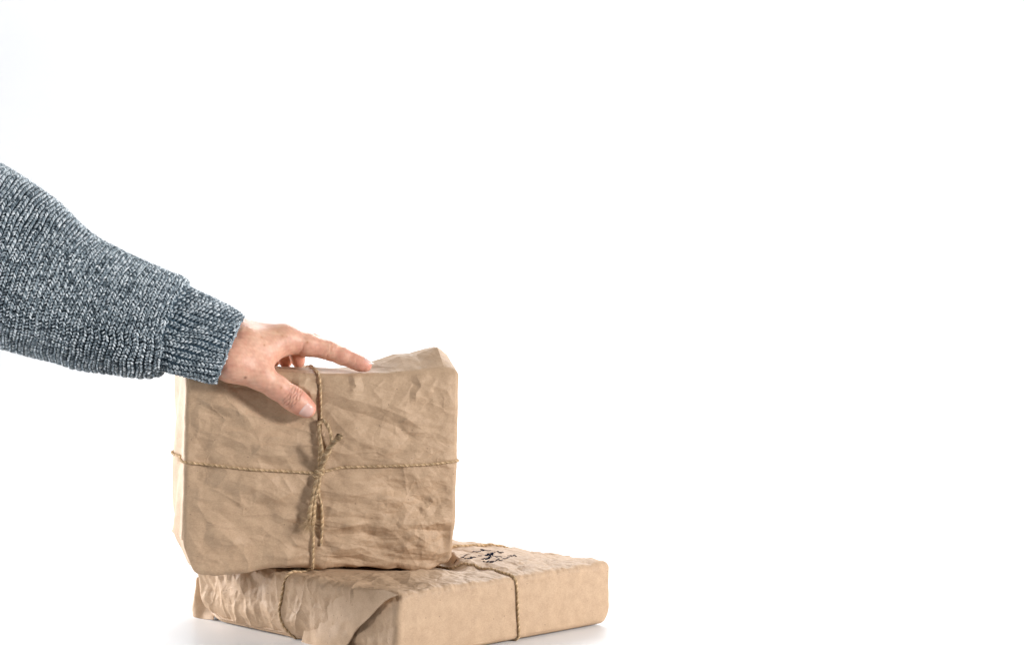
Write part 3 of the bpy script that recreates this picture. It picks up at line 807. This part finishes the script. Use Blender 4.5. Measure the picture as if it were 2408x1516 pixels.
def nail(T0, T1, ndir, s0, s1, ang, tipcol=True, name='fingernail', lift=.00035):
    t = T1 - T0; Lg = np.linalg.norm(t); t = t / Lg
    n = ndir - t * (ndir @ t); n /= np.linalg.norm(n); b = np.cross(t, n)
    na, ns = 19, 22; A = np.linspace(-1, 1, na); SS = np.linspace(0, 1, ns)
    P = []; cols = []
    for s in SS:
        for a in A:
            base = s0 + .0022 * (a * a) ** 1.2 * 1.2
            end = s1 - .0048 * (a * a) ** 1.2
            ss = base + (end - base) * s
            th = a * ang * (1 - .10 * (1 - s) ** 2)
            dr = n * math.cos(th) + b * math.sin(th)
            c = T0 + t * min(ss, Lg * .98)
            P.append((c, dr, max(0.0, ss - Lg * .98), s, a))
    c = np.array([p[0] for p in P]); dr = np.array([p[1] for p in P]); ext = np.array([p[2] for p in P])
    lo = np.zeros(len(P)); hi = np.full(len(P), .016)
    for _ in range(22):
        m = (lo + hi) / 2; ins = hand_sdf(c + dr * m[:, None]) < 0
        lo = np.where(ins, m, lo); hi = np.where(ins, hi, m)
    sarr = np.array([p[3] for p in P]); aarr = np.array([p[4] for p in P])
    border = np.minimum(1, np.minimum((1 - np.abs(aarr)) * 6, sarr * 7))
    rad = lo - .0004 + (lift + .0004) * border
    V = c + dr * rad[:, None] + t * ext[:, None]
    base = np.array([.70, .43, .37]); white = np.array([.82, .78, .74]); pale = np.array([.78, .58, .53])
    col = np.tile(base, (len(P), 1))
    lun = np.exp(-((sarr - .08) / .20) ** 2) * np.exp(-(aarr / .6) ** 2); col = col * (1 - .75 * lun[:, None]) + pale * .75 * lun[:, None]
    fe = sstep(.86, .93, sarr) if tipcol else 0 * sarr
    col = col * (1 - fe[:, None]) + white * fe[:, None]
    Q = [[i*na+j, i*na+j+1, (i+1)*na+j+1, (i+1)*na+j] for i in range(ns-1) for j in range(na-1)]
    o = mesh(name, V - O, Q, M_NAIL, hand, True, col)
    md = o.modifiers.new('thickness', 'SOLIDIFY'); md.thickness = .0004; md.offset = -1
    return o
nl = nail(tI, tT + tdir * .0075, np.array([-.04, -1, -.10]), np.linalg.norm(tT - tI) - .0075, np.linalg.norm(tT - tI) + .0070, R(50), False)
nl['label'] = 'broad pale thumbnail'
itd = (iT - iD) / np.linalg.norm(iT - iD)
nl = nail(iD, iT + itd * .004, np.array([.1, -.05, 1]), np.linalg.norm(iT - iD) - .0065, np.linalg.norm(iT - iD) + .0068, R(55), True)
for (d_, t_) in ((mD, mT), (rD, rT), (pD, pT)):
    dd = (t_ - d_) / np.linalg.norm(t_ - d_)
    nail(d_, t_ + dd * .004, np.array([1.0, .4, .3]), np.linalg.norm(t_ - d_) - .006, np.linalg.norm(t_ - d_) + .006, R(52), True)

# ------------------------------------------------------------------ knitted sleeve
# cross-sections: top point and bottom point of the outline (px, py, distance), depth ratio
SEC = [((-560, -60, 1.80), (-700, 640, 1.77), .84), ((-330, 112, 1.80), (-470, 715, 1.77), .84), ((-150, 262, 1.805), (-290, 757, 1.775), .84),
       ((0, 382, 1.81), (-140, 782, 1.775), .84), ((100, 452, 1.81), (-45, 800, 1.775), .83), ((180, 522, 1.815), (38, 824, 1.775), .82),
       ((250, 577, 1.815), (112, 842, 1.775), .80), ((330, 616, 1.82), (207, 860, 1.772), .78), ((400, 648, 1.825), (297, 875, 1.77), .76),
       ((436, 665, 1.828), (350, 875, 1.77), .74), ((448, 682, 1.828), (376, 868, 1.77), .68)]
CUF = [((430, 670, 1.826), (352, 872, 1.771), .71), ((452, 689, 1.827), (380, 862, 1.771), .66), ((473, 699, 1.828), (402, 868, 1.770), .62), ((511, 717, 1.832), (450, 878, 1.768), .60),
       ((545, 736, 1.836), (488, 887, 1.767), .58), ((567, 754, 1.838), (510, 889, 1.767), .56)]
class Tube:
    def __init__(s, sec, wob=0.0):
        s.c = []; s.a = []; s.b = []
        ctr = [(Wp(*t) + Wp(*b)) / 2 for t, b, k in sec]
        for i, (t, b, k) in enumerate(sec):
            T = ctr[min(i+1, len(sec)-1)] - ctr[max(i-1, 0)]; T = T / np.linalg.norm(T)
            A = (Wp(*t) - Wp(*b)) / 2; d = np.cross(T, A); d = d / np.linalg.norm(d) * np.linalg.norm(A) * k
            s.c.append(ctr[i]); s.a.append(A); s.b.append(d)
        s.c, s.a, s.b = (catmull(x, 12) for x in (s.c, s.a, s.b))
        ln = np.linalg.norm(np.diff(s.c, axis=0), axis=1); s.s = np.concatenate([[0], np.cumsum(ln)]); s.L = s.s[-1]; s.wob = wob
    def at(s, l, phi):
        """phi = 0 at the top outline, growing towards the camera"""
        f = lambda X: np.stack([np.interp(l, s.s, X[:, i]) for i in range(3)], -1)
        c, a, b = f(s.c), f(s.a), f(s.b)
        w = 1 + s.wob * (np.sin(3 * phi + l * 37) * .5 + np.sin(l * 61 + 2 * phi) * .7 + .5 * np.sin(l * 113 - 3 * phi))
        return c + (a * np.cos(phi)[:, None] + b * np.sin(phi)[:, None]) * w[:, None]
    def frame(s, l, phi):
        e = 1e-4
        P = s.at(l, phi); dl = s.at(l + e, phi) - s.at(l - e, phi); dp = s.at(l, phi + e * 10) - s.at(l, phi - e * 10)
        dl /= np.linalg.norm(dl, axis=1)[:, None] + 1e-12; dp /= np.linalg.norm(dp, axis=1)[:, None] + 1e-12
        n = np.cross(dl, dp); n /= np.linalg.norm(n, axis=1)[:, None] + 1e-12
        c = np.stack([np.interp(l, s.s, s.c[:, i]) for i in range(3)], -1)
        sg = np.sign(np.einsum('ij,ij->i', n, P - c)); n *= sg[:, None]
        return P, dl, dp, n

DARK, MIDC, LITE = np.array([.026, .044, .060]), np.array([.27, .345, .400]), np.array([.84, .90, .94])
def yarn_colour(t):
    t = np.clip(t, 0, 1)[:, None]
    return np.where(t < .5, DARK + (MIDC - DARK) * (t / .5), MIDC + (LITE - MIDC) * ((t - .5) / .5))

def legs(A, Bp, N, rad, sides=6, segs=5, bulge=.35, seed=0):
    """many short yarn strands from A to Bp, arching along N"""
    g = np.random.default_rng(seed); n = len(A)
    t = np.linspace(0, 1, segs + 1)
    D = Bp - A; ln = np.linalg.norm(D, axis=1); Dn = D / ln[:, None]; side = np.cross(Dn, N); side /= np.linalg.norm(side, axis=1)[:, None] + 1e-12
    up_ = np.cross(side, Dn)
    arch = np.sin(np.pi * np.clip(t * .9 + .02, 0, 1))
    C = A[:, None] + D[:, None] * t[None, :, None] + up_[:, None] * (arch[None] * ln[:, None] * bulge)[..., None]
    prof = np.sin(np.pi * (t * .84 + .10)) ** .6
    an = np.arange(sides) * 2 * math.pi / sides
    rr = (rad * g.uniform(.88, 1.12, n))[:, None, None, None] * prof[None, :, None, None]
    # two-ply relief
    tw = 1 + .16 * np.cos(2 * (an[None, None, :] - t[None, :, None] * 5.0 + g.uniform(0, 6.28, n)[:, None, None]))
    V = C[:, :, None] + rr * tw[..., None] * (np.cos(an)[None, None, :, None] * side[:, None, None] + np.sin(an)[None, None, :, None] * up_[:, None, None] * .9)
    m = segs + 1; i = np.arange(segs)[:, None]; j = np.arange(sides)[None]; j2 = (j + 1) % sides
    q = np.stack([i*sides+j, i*sides+j2, (i+1)*sides+j2, (i+1)*sides+j], -1).reshape(-1, 4)
    Fq = (q[None] + (np.arange(n) * m * sides)[:, None, None]).reshape(-1, 4)
    # melange: dark and light plies wind round each other
    ph = an[None, None, :] - t[None, :, None] * 5.0 + g.uniform(0, 6.28, n)[:, None, None]
    tone = .52 + .34 * np.cos(ph) + g.normal(size=(n, 1, 1)) * .17 + g.normal(size=(n, m, sides)) * .17
    return V.reshape(-1, 3), Fq, yarn_colour(tone.reshape(-1)), C.reshape(-1, 3), np.repeat(N, m, 0)

def tube_skin(tb, l0, l1, nl_, nphi, inset, col):
    l = np.linspace(l0, l1, nl_); ph = np.linspace(0, 2 * math.pi, nphi, endpoint=False)
    Lg, Pg = np.meshgrid(l, ph, indexing='ij'); P, dl, dp, n = tb.frame(Lg.ravel(), Pg.ravel()); P = P - n * inset
    i = np.arange(nl_ - 1)[:, None]; j = np.arange(nphi)[None]; j2 = (j + 1) % nphi
    q = np.stack([i*nphi+j, i*nphi+j2, (i+1)*nphi+j2, (i+1)*nphi+j], -1).reshape(-1, 4)
    return P, q, np.tile(col, (len(P), 1))

slv = Tube(SEC, .018); cuf = Tube(CUF, .006)
# main sleeve: braided ridges run round the arm
mb = MB(); g = np.random.default_rng(5)
PITCH = .0071; ST = .0034
rows = np.arange(.004, slv.L - .001, PITCH)
As, Bs, Ns, Rs = [], [], [], []
SEAM = R(128)
for li in rows:
    ph0 = np.linspace(0, 2 * math.pi, 400); ring = slv.at(np.full(400, li), ph0)
    cs = np.concatenate([[0], np.cumsum(np.linalg.norm(np.diff(ring, axis=0), axis=1))])
    ns = int(cs[-1] / ST); k = (np.arange(ns) + g.uniform(-.12, .12, ns)) / ns * cs[-1] + g.uniform(0, ST)
    ph = np.interp(k % cs[-1], cs, ph0)
    wv = .0005 * np.sin(ph * 7 + li * 90) + .0004 * np.sin(ph * 13 - li * 50)
    under = sstep(SEAM - .10, SEAM + .10, ph) * sstep(R(300), R(260), ph)
    ll = li + wv + under * PITCH * .5
    P, dl, dp, n = slv.frame(ll, ph)
    hgt = .0002 + .0016 * under
    half = PITCH * .5 * (1 - .12 * under)
    jit = g.normal(size=(ns, 3)) * .00022
    # each stitch: two legs meeting in a point towards the top of the arm
    apex = P - dp * ST * .62 + n * (.0011 + hgt)[:, None] + jit
    for sgn in (-1, 1):
        foot = P + dl * (sgn * half * .93)[:, None] + dp * ST * (.62 + .15 * sgn) - n * .0010
        As.append(foot); Bs.append(apex + dl * sgn * .00035); Ns.append(n); Rs.append(np.full(ns, .00110) * (1 + .12 * under))
A = np.concatenate(As); Bq = np.concatenate(Bs); Nn = np.concatenate(Ns); Rr = np.concatenate(Rs)
V, Fq, C, fp_, fn_ = legs(A, Bq, Nn, Rr, 6, 4, .22, 3)
mb.add(V, Fq, C)
mb.add(*tube_skin(slv, .0, slv.L, 90, 90, .0016, DARK * 1.3))
mb.fuzz(fp_, fn_, .0030, .00011, 26000, np.array([.40, .47, .50]), 9)
# rounded end of the sleeve closing on the cuff
sleeve = None
e0 = np.linspace(0, 2 * math.pi, 100, endpoint=False)
for V_ in [mb]: V_.V = [v - O for v in V_.V]
sleeve = mb.build('sweater_sleeve', M_YARN, person)
# seam of the cuff
mb = MB()
rows_phi = 36
As, Bs, Ns, Rs = [], [], [], []
STC = .0037
for i in range(rows_phi):
    # equal spacing by arc length in the middle of the cuff
    ph0 = np.linspace(0, 2 * math.pi, 400); ring = cuf.at(np.full(400, cuf.L * .6), ph0)
    cs = np.concatenate([[0], np.cumsum(np.linalg.norm(np.diff(ring, axis=0), axis=1))])
    ph = np.interp(i / rows_phi * cs[-1], cs, ph0)
    ns = int(cuf.L / STC); l = (np.arange(ns + 1) + g.uniform(-.1, .1, ns + 1) + (i % 2) * .35) * cuf.L / ns
    l = np.clip(l, 0, cuf.L + .001)
    pp = ph + .03 * np.sin(l * 120 + i)
    P, dl, dp, n = cuf.frame(l, pp)
    # local width of one rib
    P2 = cuf.at(l, pp + 2 * math.pi / rows_phi); wdt = np.linalg.norm(P2 - P, axis=1)
    wdt = np.clip(wdt, .003, .0058)
    apex = P + dl * STC * .55 + n * .0012
    for sgn in (-1, 1):
        foot = P - dl * STC * .6 + dp * (sgn * wdt * .40)[:, None] - n * .0006
        As.append(foot); Bs.append(apex + dp * sgn * .0003); Ns.append(n); Rs.append(np.full(len(l), .00108))
A = np.concatenate(As); Bq = np.concatenate(Bs); Nn = np.concatenate(Ns); Rr = np.concatenate(Rs)
V, Fq, C, fp_, fn_ = legs(A, Bq, Nn, Rr, 6, 4, .22, 4)
mb.add(V, Fq, C)
mb.add(*tube_skin(cuf, .0, cuf.L, 30, 80, .0012, DARK * 2.4))
# turned-in lip at the wrist
lip = tube_skin(cuf, cuf.L - .0004, cuf.L + .0001, 2, 80, .0012, DARK * 1.6); inn_ = tube_skin(cuf, cuf.L - .02, cuf.L - .001, 4, 80, .0045, DARK * 1.6)
mb.add(inn_[0], inn_[1], inn_[2])
for k in range(0, 1):
    ringp = cuf.at(np.full(160, cuf.L), np.linspace(0, 2 * math.pi, 160, endpoint=False))
    cen = ringp.mean(0); ringp = cen + (ringp - cen) * .975
    mb.tube(ringp, .0014, 7, MIDC * .9, True)
mb.fuzz(fp_, fn_, .0026, .00011, 5000, np.array([.40, .47, .50]), 10)
mb.V = [v - O for v in mb.V]
cuff = mb.build('cuff', M_YARN, sleeve)
cuff['label'] = 'tight ribbed cuff with ribs along the arm'
